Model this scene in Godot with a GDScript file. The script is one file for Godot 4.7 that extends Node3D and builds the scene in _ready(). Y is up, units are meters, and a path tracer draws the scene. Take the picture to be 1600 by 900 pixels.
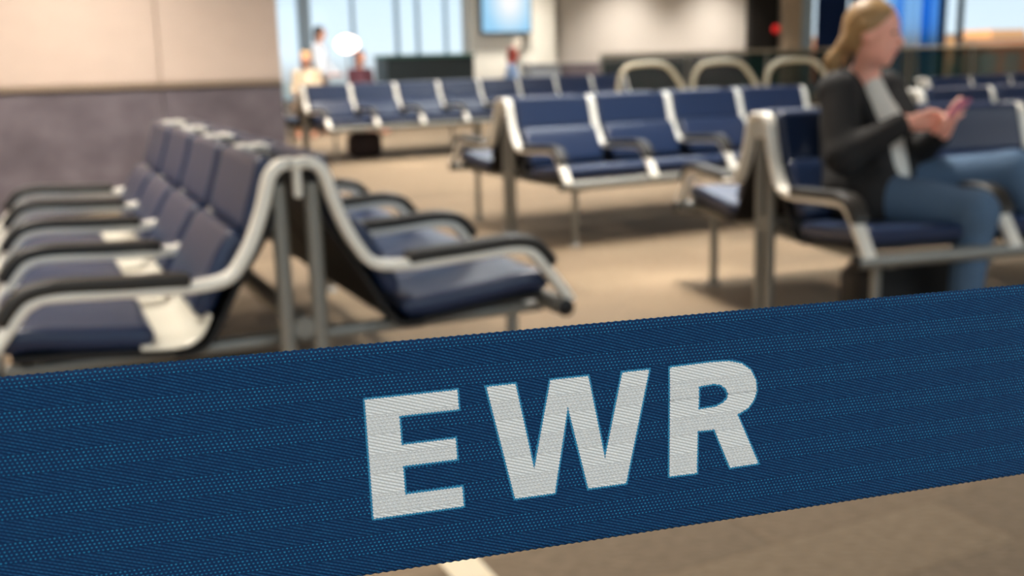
extends Node3D
# Airport gate lounge behind a blue retractable barrier belt.
# World: x right, y up, camera at the origin of the floor looking along -z.
# The room is turned by 26 degrees: room coordinates (p along the benches, q away) become world through rp().

const TURN := 0.4537856          # 26 degrees
const SEAT := 0.60               # width of one seat along a bench

var M := {}
var used := {}
var rng := RandomNumberGenerator.new()

# ---------------------------------------------------------------- mesh helpers
class Shape:
	var v := PackedVector3Array()
	var t := PackedInt32Array()
	var uv := PackedVector2Array()
	func put(p: Vector3, w := Vector2.ZERO) -> int:
		v.append(p); uv.append(w); return v.size() - 1
	func tri(a: int, b: int, c: int) -> void:
		t.append(a); t.append(b); t.append(c)
	func quad(a: int, b: int, c: int, d: int) -> void:
		tri(a, b, c); tri(a, c, d)
	func fix(i0: int) -> void:          # front faces run clockwise: closed shapes have negative volume
		var vol := 0.0
		var o := v[t[i0]]
		for i in range(i0, t.size(), 3):
			vol += (v[t[i]] - o).dot((v[t[i + 1]] - o).cross(v[t[i + 2]] - o))
		if vol > 0.0:
			for i in range(i0, t.size(), 3):
				var k := t[i + 1]
				t[i + 1] = t[i + 2]
				t[i + 2] = k
	func box(c: Vector3, s: Vector3, bevel := 0.004, b := Basis.IDENTITY) -> Shape:
		var i0 := t.size()
		var h := s * 0.5
		var e := minf(bevel, minf(h.x, minf(h.y, h.z)) * 0.9)
		var n := {}
		for x in [-1, 1]:
			for y in [-1, 1]:
				for z in [-1, 1]:
					n[[x, y, z, 0]] = put(c + b * Vector3(x * h.x, y * (h.y - e), z * (h.z - e)))
					n[[x, y, z, 1]] = put(c + b * Vector3(x * (h.x - e), y * h.y, z * (h.z - e)))
					n[[x, y, z, 2]] = put(c + b * Vector3(x * (h.x - e), y * (h.y - e), z * h.z))
		for s1 in [-1, 1]:
			_q(n[[s1, -1, -1, 0]], n[[s1, 1, -1, 0]], n[[s1, 1, 1, 0]], n[[s1, -1, 1, 0]], c)
			_q(n[[-1, s1, -1, 1]], n[[1, s1, -1, 1]], n[[1, s1, 1, 1]], n[[-1, s1, 1, 1]], c)
			_q(n[[-1, -1, s1, 2]], n[[1, -1, s1, 2]], n[[1, 1, s1, 2]], n[[-1, 1, s1, 2]], c)
			for s2 in [-1, 1]:
				_q(n[[s1, s2, -1, 0]], n[[s1, s2, 1, 0]], n[[s1, s2, 1, 1]], n[[s1, s2, -1, 1]], c)
				_q(n[[s1, -1, s2, 0]], n[[s1, 1, s2, 0]], n[[s1, 1, s2, 2]], n[[s1, -1, s2, 2]], c)
				_q(n[[-1, s1, s2, 1]], n[[1, s1, s2, 1]], n[[1, s1, s2, 2]], n[[-1, s1, s2, 2]], c)
				for s3 in [-1, 1]:
					_t(n[[s1, s2, s3, 0]], n[[s1, s2, s3, 1]], n[[s1, s2, s3, 2]], c)
		return self
	func _t(a: int, b: int, c: int, o: Vector3) -> void:     # face turned away from o
		if (v[a] - o).dot((v[b] - v[a]).cross(v[c] - v[a])) > 0.0:
			tri(a, c, b)
		else:
			tri(a, b, c)
	func _q(a: int, b: int, c: int, d: int, o: Vector3) -> void:
		_t(a, b, c, o); _t(a, c, d, o)
	func sweep(path: Array, side: Vector3, ring: PackedVector2Array, sc := []) -> Shape:
		var i0 := t.size()
		var m := ring.size()
		var first := v.size()
		var run := 0.0
		for i in path.size():
			var a: Vector3 = path[maxi(i - 1, 0)]
			var b: Vector3 = path[mini(i + 1, path.size() - 1)]
			var n := side.cross((b - a).normalized()).normalized()
			var s: Vector2 = sc[i] if sc else Vector2.ONE
			if i: run += (path[i] as Vector3).distance_to(path[i - 1])
			for k in m:
				put(path[i] + side * ring[k].x * s.x + n * ring[k].y * s.y, Vector2(run, float(k) / m))
		for i in path.size() - 1:
			for k in m:
				var k2 := (k + 1) % m
				quad(first + i * m + k, first + i * m + k2, first + (i + 1) * m + k2, first + (i + 1) * m + k)
		for e in [0, path.size() - 1]:
			var o: Array = []
			var mid := Vector3.ZERO
			for k in m:
				o.append(put(v[first + e * m + k]))
				mid += v[first + e * m + k] / m
			var c := put(mid)
			for k in m:
				if e == 0: tri(c, o[(k + 1) % m], o[k])
				else: tri(c, o[k], o[(k + 1) % m])
		fix(i0)
		return self
	func tube(path: Array, r: float, seg := 12, side := Vector3.ZERO) -> Shape:
		var ring := PackedVector2Array()
		for k in seg:
			ring.append(Vector2(cos(TAU * k / seg), sin(TAU * k / seg)) * r)
		var s := side
		if s == Vector3.ZERO:
			var d: Vector3 = (path[-1] - path[0]).normalized()
			s = d.cross(Vector3.UP if absf(d.y) < 0.9 else Vector3.RIGHT).normalized()
		return sweep(path, s, ring)
	func lathe(c: Vector3, prof: Array, seg := 24, b := Basis.IDENTITY) -> Shape:   # prof: Vector2(radius, y)
		var i0 := t.size()
		var first := v.size()
		for i in prof.size():
			for k in seg:
				var a := TAU * k / seg
				put(c + b * Vector3(cos(a) * prof[i].x, prof[i].y, sin(a) * prof[i].x))
		for i in prof.size() - 1:
			for k in seg:
				var k2 := (k + 1) % seg
				quad(first + i * seg + k, first + i * seg + k2, first + (i + 1) * seg + k2, first + (i + 1) * seg + k)
		fix(i0)
		return self
	func mesh(nm := PackedVector3Array()) -> ArrayMesh:
		var n := nm
		if n.is_empty():
			n.resize(v.size())
			for i in range(0, t.size(), 3):
				var f := (v[t[i + 2]] - v[t[i]]).cross(v[t[i + 1]] - v[t[i]])
				for k in 3: n[t[i + k]] += f
			for i in n.size(): n[i] = n[i].normalized() if n[i].length_squared() > 0.0 else Vector3.UP
		var a := []
		a.resize(Mesh.ARRAY_MAX)
		a[Mesh.ARRAY_VERTEX] = v
		a[Mesh.ARRAY_NORMAL] = n
		a[Mesh.ARRAY_TEX_UV] = uv
		a[Mesh.ARRAY_INDEX] = t
		var m := ArrayMesh.new()
		m.add_surface_from_arrays(Mesh.PRIMITIVE_TRIANGLES, a)
		return m

func rrect(w: float, h: float, r: float, seg := 3) -> PackedVector2Array:
	var out := PackedVector2Array()
	r = minf(r, minf(w, h) * 0.49)
	for q in 4:
		var c := Vector2([1, -1, -1, 1][q] * (w * 0.5 - r), [1, 1, -1, -1][q] * (h * 0.5 - r))
		for k in seg + 1:
			var a := PI * 0.5 * (q + float(k) / seg)
			out.append(c + Vector2(cos(a), sin(a)) * r)
	return out

func smooth(pts: Array, steps := 4) -> Array:         # Catmull-Rom through the points
	var out := []
	for i in pts.size() - 1:
		var p0: Vector3 = pts[maxi(i - 1, 0)]
		var p3: Vector3 = pts[mini(i + 2, pts.size() - 1)]
		for k in steps:
			out.append((pts[i] as Vector3).cubic_interpolate(pts[i + 1], p0, p3, float(k) / steps))
	out.append(pts[-1])
	return out

func v3(a: Array) -> Array:                           # (v, y) profile points in a bench's end plane
	return a.map(func(p): return Vector3(p[0], p[1], 0))

func rp(p: float, y: float, q: float) -> Vector3:
	return Vector3(p * cos(TURN) - q * sin(TURN), y, -p * sin(TURN) - q * cos(TURN))

# ---------------------------------------------------------------- scene helpers
func numbered(called: String) -> String:
	var n: int = used.get(called, 0)
	used[called] = n + 1
	return called if n == 0 else "%s_%03d" % [called, n]

func tag(o: Node, label: String, category: String, group := "") -> Node:
	o.set_meta("label", label)
	o.set_meta("category", category)
	if group: o.set_meta("group", group)
	return o

func thing(called: String, label: String, category: String, at := Vector3.ZERO, turn := 0.0, group := "") -> Node3D:
	var o := Node3D.new()
	o.name = numbered(called)
	o.position = at
	o.rotation.y = turn
	tag(o, label, category, group)
	add_child(o)
	return o

func obj(called: String, mesh: Mesh, m: Material, parent: Node = self, at := Vector3.ZERO) -> MeshInstance3D:
	var o := MeshInstance3D.new()
	o.name = numbered(called) if parent == self else called
	o.mesh = mesh
	o.material_override = m
	o.position = at
	o.cast_shadow = GeometryInstance3D.SHADOW_CASTING_SETTING_ON
	parent.add_child(o, true)
	return o

func struct(called: String, mesh: Mesh, m: Material, label: String, at := Vector3.ZERO, turn := TURN) -> MeshInstance3D:
	var o := obj(called, mesh, m, self, at)
	o.rotation.y = turn
	o.set_meta("kind", "structure")
	o.set_meta("label", label)
	o.set_meta("category", called.split("_")[0])
	return o

func mat(c: Color, rough := 0.6, metal := 0.0) -> StandardMaterial3D:
	var m := StandardMaterial3D.new()
	m.albedo_color = c
	m.roughness = rough
	m.metallic = metal
	return m

func noise_tex(freq: float, ramp: Array, size := 512, oct := 4, sd := 1) -> NoiseTexture2D:
	var n := FastNoiseLite.new()
	n.seed = sd
	n.frequency = freq
	n.fractal_octaves = oct
	var t := NoiseTexture2D.new()
	t.width = size; t.height = size
	t.seamless = true
	t.noise = n
	var g := Gradient.new()
	g.offsets = PackedFloat32Array([0.0, 1.0])
	g.colors = PackedColorArray(ramp)
	t.color_ramp = g
	return t

func grained(c: Color, spread: float, scale: float, rough := 0.8, freq := 0.02, sd := 1, bump := 0.0) -> StandardMaterial3D:
	var m := mat(Color.WHITE, rough)
	m.albedo_texture = noise_tex(freq, [c.darkened(spread), c.lightened(spread * 0.6)], 512, 5, sd)
	m.uv1_triplanar = true
	m.uv1_world_triplanar = true
	m.uv1_scale = Vector3.ONE * scale
	if bump > 0.0:
		m.heightmap_enabled = true
		m.heightmap_texture = noise_tex(0.08, [Color.BLACK, Color.WHITE], 256, 3, sd + 5)
		m.heightmap_scale = bump
	return m

# ---------------------------------------------------------------- materials
func make_materials() -> void:
	M.alu = mat(Color(0.96, 0.95, 0.91), 0.36, 0.1)
	M.tray = mat(Color(0.93, 0.92, 0.86), 0.34, 0.2)
	M.leg = mat(Color(0.56, 0.56, 0.54), 0.42, 0.55)
	M.vinyl = mat(Color(0.105, 0.175, 0.30), 0.33)
	M.vinyl.metallic_specular = 0.52
	M.vinyl.heightmap_enabled = true
	M.vinyl.heightmap_texture = noise_tex(0.06, [Color.BLACK, Color.WHITE], 256, 3, 3)
	M.vinyl.heightmap_scale = 0.05
	M.vinyl.uv1_triplanar = true
	M.vinyl.uv1_scale = Vector3.ONE * 4.0
	M.shell = mat(Color(0.05, 0.05, 0.055), 0.55)
	M.pad = mat(Color(0.13, 0.125, 0.115), 0.45)
	M.cap = mat(Color(0.03, 0.03, 0.03), 0.4)
	M.wall = grained(Color(0.845, 0.77, 0.715), 0.03, 0.7, 0.75, 0.01, 4)
	M.wainscot = grained(Color(0.43, 0.395, 0.43), 0.22, 0.5, 0.85, 0.012, 6, 0.1)
	M.trimline = mat(Color(0.62, 0.55, 0.47), 0.5)
	M.grey_wall = grained(Color(0.81, 0.79, 0.765), 0.02, 0.4, 0.8, 0.01, 9)
	M.pale = mat(Color(0.88, 0.87, 0.83), 0.6)
	M.ceiling = mat(Color(0.72, 0.72, 0.72), 0.9)
	M.dark = mat(Color(0.09, 0.085, 0.08), 0.5)
	M.beige = mat(Color(0.74, 0.68, 0.60), 0.6)
	M.mullion = mat(Color(0.74, 0.85, 0.93), 0.5)
	M.frame_blue = mat(Color(0.17, 0.27, 0.36), 0.45)
	M.counter = mat(Color(0.13, 0.17, 0.18), 0.4)
	M.green_trim = mat(Color(0.20, 0.40, 0.35), 0.4)
	M.rail = mat(Color(0.72, 0.70, 0.64), 0.35, 0.4)
	M.navy_pane = mat(Color(0.12, 0.21, 0.40), 0.2)
	for a in [["slat_a", Color(0.36, 0.62, 0.95)], ["slat_b", Color(0.60, 0.78, 0.97)], ["slat_c", Color(0.14, 0.47, 0.90)]]:
		M[a[0]] = mat(Color(a[1], 0.02), 0.1)
		M[a[0]].refraction_enabled = true
		M[a[0]].refraction_scale = 0.05
	M.glass = mat(Color(0.9, 0.97, 1.0, 0.06), 0.05)
	M.glass.transparency = BaseMaterial3D.TRANSPARENCY_ALPHA
	M.tint = mat(Color(0.10, 0.23, 0.23, 0.62), 0.08)
	M.tint.transparency = BaseMaterial3D.TRANSPARENCY_ALPHA
	M.loop = mat(Color(0.80, 0.77, 0.68), 0.35, 0.45)
	M.pale_strip = grained(Color(0.96, 0.90, 0.78), 0.03, 3.0, 0.6)
	M.lamp = mat(Color.WHITE, 0.5)
	M.lamp.emission_enabled = true
	M.lamp.emission = Color(1.0, 0.95, 0.86)
	M.lamp.emission_energy_multiplier = 4.0
	M.apron = grained(Color(0.70, 0.68, 0.60), 0.06, 0.02, 0.9)
	M.orange = grained(Color(0.93, 0.60, 0.40), 0.05, 0.05, 0.9)
	M.orange_b = grained(Color(0.95, 0.72, 0.48), 0.05, 0.05, 0.9)
	# carpet: fine pile over long streaks, four close tones
	M.carpet = []
	var tones := [Color(0.56, 0.475, 0.365), Color(0.53, 0.445, 0.34), Color(0.585, 0.495, 0.385), Color(0.505, 0.425, 0.325)]
	for k in 4:
		var m := grained(tones[k], 0.16, 1.6, 0.95, 0.03, 20 + k, 0.3)
		m.uv1_scale = Vector3(1.2, 1.6, 3.2)
		m.rim_enabled = true
		m.rim = 0.2
		M.carpet.append(m)
	# people
	M.skin = mat(Color(0.97, 0.71, 0.63), 0.5)
	M.skin.subsurf_scatter_enabled = true
	M.skin.subsurf_scatter_strength = 0.1
	M.hair = grained(Color(0.70, 0.54, 0.33), 0.25, 9.0, 0.5, 0.03, 31)
	M.jacket = grained(Color(0.085, 0.085, 0.09), 0.12, 6.0, 0.85, 0.03, 32)
	M.shirt = mat(Color(0.88, 0.88, 0.85), 0.8)
	M.denim = grained(Color(0.30, 0.42, 0.55), 0.16, 6.0, 0.85, 0.03, 33)
	M.shoe = mat(Color(0.62, 0.48, 0.33), 0.6)
	M.phone = mat(Color(0.08, 0.06, 0.07), 0.25)
	M.phone_case = mat(Color(0.85, 0.50, 0.62), 0.5)
	M.silver = mat(Color(0.9, 0.9, 0.9), 0.2, 0.9)
	M.eye = mat(Color(0.10, 0.06, 0.05), 0.3)
	M.lips = mat(Color(0.78, 0.38, 0.38), 0.5)
	# woven belt
	M.belt = mat(Color.WHITE, 0.55)
	M.belt.metallic_specular = 0.3
	M.print = mat(Color.WHITE, 0.6)
	weave()
	M.fringe = mat(Color(0.10, 0.50, 0.66), 0.6)

func weave() -> void:
	# One tile: 28.8 mm along the belt, 8.62 mm across: a ribbed band and a dotted band of a herringbone webbing.
	var W := 1024
	var H := 320
	var blue := Image.create(W, H, false, Image.FORMAT_RGB8)
	var white := Image.create(W, H, false, Image.FORMAT_RGB8)
	var relief := Image.create(W, H, false, Image.FORMAT_L8)
	var bright := PackedFloat32Array()
	bright.resize(64 * 16)
	for i in bright.size(): bright[i] = 0.62 + 0.38 * rng.randf()
	var ca := Color(0.0, 0.17, 0.33)
	var cb := Color(0.17, 0.56, 0.73)
	for y in H:
		var ym := 8.62 * y / H
		var band := 0 if ym < 4.31 else 1
		var row := int(floor(ym / 0.718))
		for x in W:
			var xm := 28.8 * x / W
			var h := 0.0
			var s := 1.0
			if band == 0:                     # ribs running gently down along the belt
				var r := (ym + xm * 0.325) / 0.72
				var f := r - floorf(r) - 0.5
				var bead := xm / 0.9 + floorf(r) * 0.37
				var g := bead - floorf(bead) - 0.5
				h = maxf(0.0, 1.0 - f * f * 5.0) * (1.0 - 1.7 * g * g)
				s = bright[(int(floor(bead)) % 32 + 32) % 32 + 64 * ((int(floor(r)) % 13 + 13) % 13)] * 0.40  # ribs darker than dots, a sheen difference painted into the colour
			else:                             # rows of dots, each row shifted
				var q := xm / 0.9 + row * 0.36
				var fx := q - floorf(q) - 0.5
				var fy := ym / 0.718 - row - 0.5
				h = maxf(0.0, 1.0 - fx * fx * 6.5 - fy * fy * 7.0)
				s = bright[(int(floor(q)) % 32 + 32) % 32 + 64 * (row % 16)]
			var k := clampf(h * h * s * 1.2, 0.0, 1.0)
			blue.set_pixel(x, y, ca.lerp(cb, k))
			var gw := 0.84 + 0.12 * h
			white.set_pixel(x, y, Color(gw, gw * 1.005, gw * 0.995))
			relief.set_pixel(x, y, Color(h, h, h))
	M.belt.albedo_texture = ImageTexture.create_from_image(blue)
	M.print.albedo_texture = ImageTexture.create_from_image(white)
	var ht := ImageTexture.create_from_image(relief)
	for m in [M.belt, M.print]:
		m.heightmap_enabled = true
		m.heightmap_texture = ht
		m.heightmap_scale = 0.02

# ---------------------------------------------------------------- light and camera
func set_up() -> void:
	var pitch := deg_to_rad(12.15)
	var roll := deg_to_rad(1.445)
	var r := Vector3.RIGHT
	var u := Vector3(0, cos(pitch), -sin(pitch))
	var f := Vector3(0, -sin(pitch), -cos(pitch))
	var cam := Camera3D.new()
	cam.name = "camera"
	add_child(cam)
	var att := CameraAttributesPhysical.new()
	att.frustum_near = 0.02
	att.frustum_far = 600.0
	att.frustum_focal_length = 44.06
	att.exposure_aperture = 19.0
	att.frustum_focus_distance = 0.243
	cam.attributes = att
	cam.fov = 30.47
	cam.near = 0.02
	cam.far = 600.0
	cam.transform = Transform3D(Basis(r * cos(roll) - u * sin(roll), r * sin(roll) + u * cos(roll), -f), Vector3(0, 1.092, 0))
	cam.current = true

	var sky := ProceduralSkyMaterial.new()
	sky.sky_top_color = Color(0.66, 0.84, 0.97)
	sky.sky_horizon_color = Color(0.88, 0.95, 0.99)
	sky.ground_bottom_color = Color(0.45, 0.45, 0.42)
	sky.ground_horizon_color = Color(0.80, 0.84, 0.86)
	sky.sky_curve = 0.12
	sky.sun_angle_max = 1.0
	var env := Environment.new()
	env.background_mode = Environment.BG_SKY
	env.sky = Sky.new()
	env.sky.sky_material = sky
	env.background_energy_multiplier = 1.35
	env.tonemap_mode = Environment.TONE_MAPPER_LINEAR
	env.tonemap_exposure = 1.0
	env.sdfgi_enabled = true
	env.ssao_enabled = true
	env.ssil_enabled = true
	var we := WorldEnvironment.new()
	we.name = "environment"
	we.environment = env
	add_child(we)

	var sun := DirectionalLight3D.new()      # low evening sun behind the viewer: lights only the far field outside
	sun.name = "sun"
	sun.light_color = Color(1.0, 0.82, 0.62)
	sun.light_energy = 1.6
	sun.light_angular_distance = 0.5
	sun.shadow_enabled = true
	add_child(sun)
	sun.look_at_from_position(Vector3.ZERO, rp(0.85, -0.2, 0.32))

const LAMP_ENERGY := 34.0
func ceiling_lamp(p: float, q: float) -> void:        # recessed downlight
	var o := thing("ceiling_lamp", "square white downlight panel set in the lounge ceiling", "ceiling lamp", rp(p, 3.6, q), TURN, "ceiling downlights")
	obj("housing", Shape.new().box(Vector3(0, -0.03, 0), Vector3(0.72, 0.06, 0.72), 0.005).mesh(), M.pale, o)
	obj("lamp_diffuser", Shape.new().box(Vector3(0, -0.064, 0), Vector3(0.6, 0.01, 0.6), 0.002).mesh(), M.lamp, o)
	var l := SpotLight3D.new()
	l.name = "panel_light"
	l.spot_angle = 53.0
	l.spot_angle_attenuation = 1.0
	l.spot_range = 60.0
	l.spot_attenuation = 2.0
	l.light_size = 0.3
	l.light_color = Color(1.0, 0.96, 0.91)
	l.light_energy = LAMP_ENERGY
	l.shadow_enabled = true
	l.rotation.x = -PI / 2
	l.position = Vector3(0, -0.08, 0)
	o.add_child(l)

const STRIP_ENERGY := 10.0
func fill_strip(p: float, q: float, place: String) -> void:          # unseen panel added to light the belt and whiten seats
	var o := thing("fill_strip", "added long fill light panel in the unseen ceiling over the " + place, "ceiling lamp", rp(p, 3.6, q), TURN, "added fill panels in the ceiling")
	obj("housing", Shape.new().box(Vector3(0, -0.03, 0), Vector3(2.5, 0.06, 0.7), 0.005).mesh(), M.pale, o)
	obj("lamp_diffuser", Shape.new().box(Vector3(0, -0.064, 0), Vector3(2.4, 0.01, 0.6), 0.002).mesh(), M.lamp, o)
	var l := AreaLight3D.new()
	l.name = "strip_light"
	l.area_size = Vector2(2.4, 0.6)
	l.area_normalize_energy = true
	l.light_color = Color(0.95, 0.98, 1.0)
	l.light_energy = STRIP_ENERGY
	l.shadow_enabled = true
	l.rotation.x = -PI / 2
	l.position = Vector3(0, -0.08, 0)
	o.add_child(l)

# ---------------------------------------------------------------- the room
func room() -> void:
	# floor: slab plus carpet planks where the camera sees them near by
	var fl := struct("floor", Shape.new().box(Vector3(12.5, -0.11, -7), Vector3(43.6, 0.2, 26.6), 0.01).mesh(), M.carpet[0], "tan carpet floor of the gate lounge")
	var plank := Shape.new().box(Vector3(0, -0.006, 0), Vector3(0.9985, 0.012, 0.2485), 0.0008).mesh()
	var made := 0
	for j in range(2, 34):
		for i in range(-4, 9):
			var p := i + 0.5 + 0.5 * (j % 2)
			var q := j * 0.25 + 0.125
			var w := rp(p, 0, q)
			var d := -w.z
			if d < 1.2 or made >= 300: continue
			if absf(w.x) > d * 0.50 + 0.7: continue
			var o := obj("carpet_plank", plank, M.carpet[rng.randi() % 4], fl, Vector3(p, 0, -q))
			o.rotation.y = 0.0
			made += 1
	struct("ceiling", Shape.new().box(Vector3(12.5, 3.72, -7), Vector3(43.6, 0.2, 26.6), 0.01).mesh(), M.ceiling, "plain white lounge ceiling")

	# near left wall with panelled upper part and a dusky lower part
	var wl := struct("wall_left", Shape.new().box(Vector3(-3.4, 1.8, -8.98), Vector3(11.3, 3.64, 0.2), 0.01).mesh(), M.wall, "cream wall behind the nearest bench")
	for k in 5:
		var x1: float = 1.28 - 2.4 * (k - 1) if k else 2.25
		var x0: float = 1.28 - 2.4 * k
		obj("panel", Shape.new().box(Vector3((x0 + x1) * 0.5, 2.29, -8.865), Vector3(x1 - x0 - 0.012, 2.6, 0.03), 0.006).mesh(), M.wall, wl)
		obj("wainscot_panel", Shape.new().box(Vector3((x0 + x1) * 0.5, 0.47, -8.862), Vector3(x1 - x0 - 0.006, 0.94, 0.04), 0.005).mesh(), M.wainscot, wl)
	obj("wainscot_cap", Shape.new().box(Vector3(-3.4, 0.963, -8.855), Vector3(11.3, 0.03, 0.065), 0.006).mesh(), M.trimline, wl)
	struct("wall_side", Shape.new().box(Vector3(2.15, 1.8, -14.5), Vector3(0.2, 3.64, 11.2), 0.01).mesh(), M.wall, "cream side wall running to the far windows")
	struct("wall_back", Shape.new().box(Vector3(24.0, 1.8, 6.1), Vector3(20.4, 3.64, 0.2), 0.01).mesh(), M.wall, "plain wall behind the queue")
	window_front("window_3", -9.0, 13.8, -6.1, [-6.0, -3.0, 0.0, 3.0, 6.0, 9.0, 12.0], [0.08, 0.08, 0.08, 0.08, 0.08, 0.08, 0.08], M.mullion, "window front behind the queue", 0.6)
	struct("wall_outer", Shape.new().box(Vector3(-9.1, 1.8, -1.4), Vector3(0.2, 3.64, 15.2), 0.01).mesh(), M.wall, "plain end wall of the lounge")
	struct("wall_right", Shape.new().box(Vector3(34.1, 1.8, -7), Vector3(0.2, 3.64, 26.4), 0.01).mesh(), M.wall, "plain right end wall of the lounge")

	# far window front
	window_front("window_1", 2.25, 10.3, 20.0, [2.35, 3.6, 4.7, 5.56, 6.51, 7.40, 7.83, 8.43, 9.4], [0.05, 0.05, 0.05, 0.24, 0.05, 0.06, 0.05, 0.04, 0.05], M.mullion, "tall bright windows beyond the far row of seats", 0.45)
	# pale pier that carries the screen
	struct("wall_pier", Shape.new().box(Vector3(8.95, 1.8, -18.2), Vector3(1.76, 3.64, 0.4), 0.02).mesh(), M.pale, "pale pier that carries the glowing screen")
	var gw := struct("wall_far", Shape.new().box(Vector3(12.45, 1.8, -19.1), Vector3(5.3, 3.64, 0.2), 0.01).mesh(), M.grey_wall, "grey lit wall beyond the middle benches")
	obj("wainscot_panel", Shape.new().box(Vector3(12.45, 0.5, -18.97), Vector3(5.3, 1.0, 0.05), 0.006).mesh(), M.wainscot, gw)
	struct("wall_return", Shape.new().box(Vector3(10.4, 1.8, -19.5), Vector3(0.2, 3.64, 1.0), 0.01).mesh(), M.grey_wall, "short grey return wall behind the pale pier")
	# right: columns, dark panels, blue tinted panes, bright window
	struct("wall_column", Shape.new().box(Vector3(15.5, 1.8, -19.0), Vector3(0.8, 3.64, 0.3), 0.02).mesh(), M.dark, "dark column beside the beige column")
	struct("trim_1", Shape.new().box(Vector3(16.23, 1.8, -18.95), Vector3(0.52, 3.64, 0.3), 0.02).mesh(), M.beige, "beige column beside the dark column")
	struct("trim_2", Shape.new().box(Vector3(16.72, 1.8, -19.0), Vector3(0.44, 3.64, 0.14), 0.02).mesh(), M.mullion, "blue grey window frame beside the beige column")
	window_front("window_2", 16.95, 33.9, 19.0, [18.95, 20.99, 21.62, 24.6, 27.6, 30.6, 33.6], [0.10, 0.14, 0.12, 0.08, 0.08, 0.08, 0.08], M.frame_blue, "wide window front behind the seated woman", 0.25)
	for k in 2:
		var o := obj("dark_pane", Shape.new().box(Vector3(0, 0, 0), Vector3(0.9, 3.3, 0.03), 0.004).mesh(), M.navy_pane, self, rp(17.44 + 0.98 * k, 1.95, 18.9))
		o.rotation.y = TURN
		tag(o, "dark navy screening panel beside the " + ["blue grey window frame", "blue tinted panes"][k], "panel", "dark navy window panels")
	var names := [M.slat_b, M.slat_a, M.slat_b, M.slat_b, M.slat_c, M.slat_a, M.slat_b]
	for k in 7:
		var o := obj("blue_pane", Shape.new().box(Vector3.ZERO, Vector3(0.27, 3.3, 0.02), 0.004).mesh(), names[k], self, rp(19.16 + 0.283 * k, 1.95, 18.85))
		o.rotation.y = TURN
		tag(o, ["pale blue", "mid blue", "pale blue", "pale blue", "deep blue", "mid blue", "pale blue"][k] + " narrow tinted glass pane standing before the window sky", "glass pane", "blue tinted glass panes")

func window_front(called: String, p0: float, p1: float, q: float, at: Array, wide: Array, m: Material, label: String, sill: float) -> void:
	var mid := (p0 + p1) * 0.5
	var w := struct(called, Shape.new().box(Vector3(mid, sill * 0.5, -q), Vector3(p1 - p0, sill, 0.2), 0.01).mesh(), M.pale, label)
	obj("head_rail", Shape.new().box(Vector3(mid, 3.55, -q), Vector3(p1 - p0, 0.14, 0.12), 0.01).mesh(), m, w)
	obj("sill", Shape.new().box(Vector3(mid, sill + 0.02, -q + 0.05), Vector3(p1 - p0, 0.04, 0.3), 0.01).mesh(), m, w)
	for k in at.size():
		obj("mullion", Shape.new().box(Vector3(at[k], 1.9, -q), Vector3(wide[k], 3.5, 0.12), 0.008).mesh(), m, w)
	var edge: Array = [p0] + at + [p1]
	for k in edge.size() - 1:
		if edge[k + 1] - edge[k] > 0.2:
			obj("pane", Shape.new().box(Vector3((edge[k] + edge[k + 1]) * 0.5, 1.95, -q - 0.01), Vector3(edge[k + 1] - edge[k] - 0.05, 3.4, 0.008), 0.001).mesh(), M.glass, w)

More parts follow.
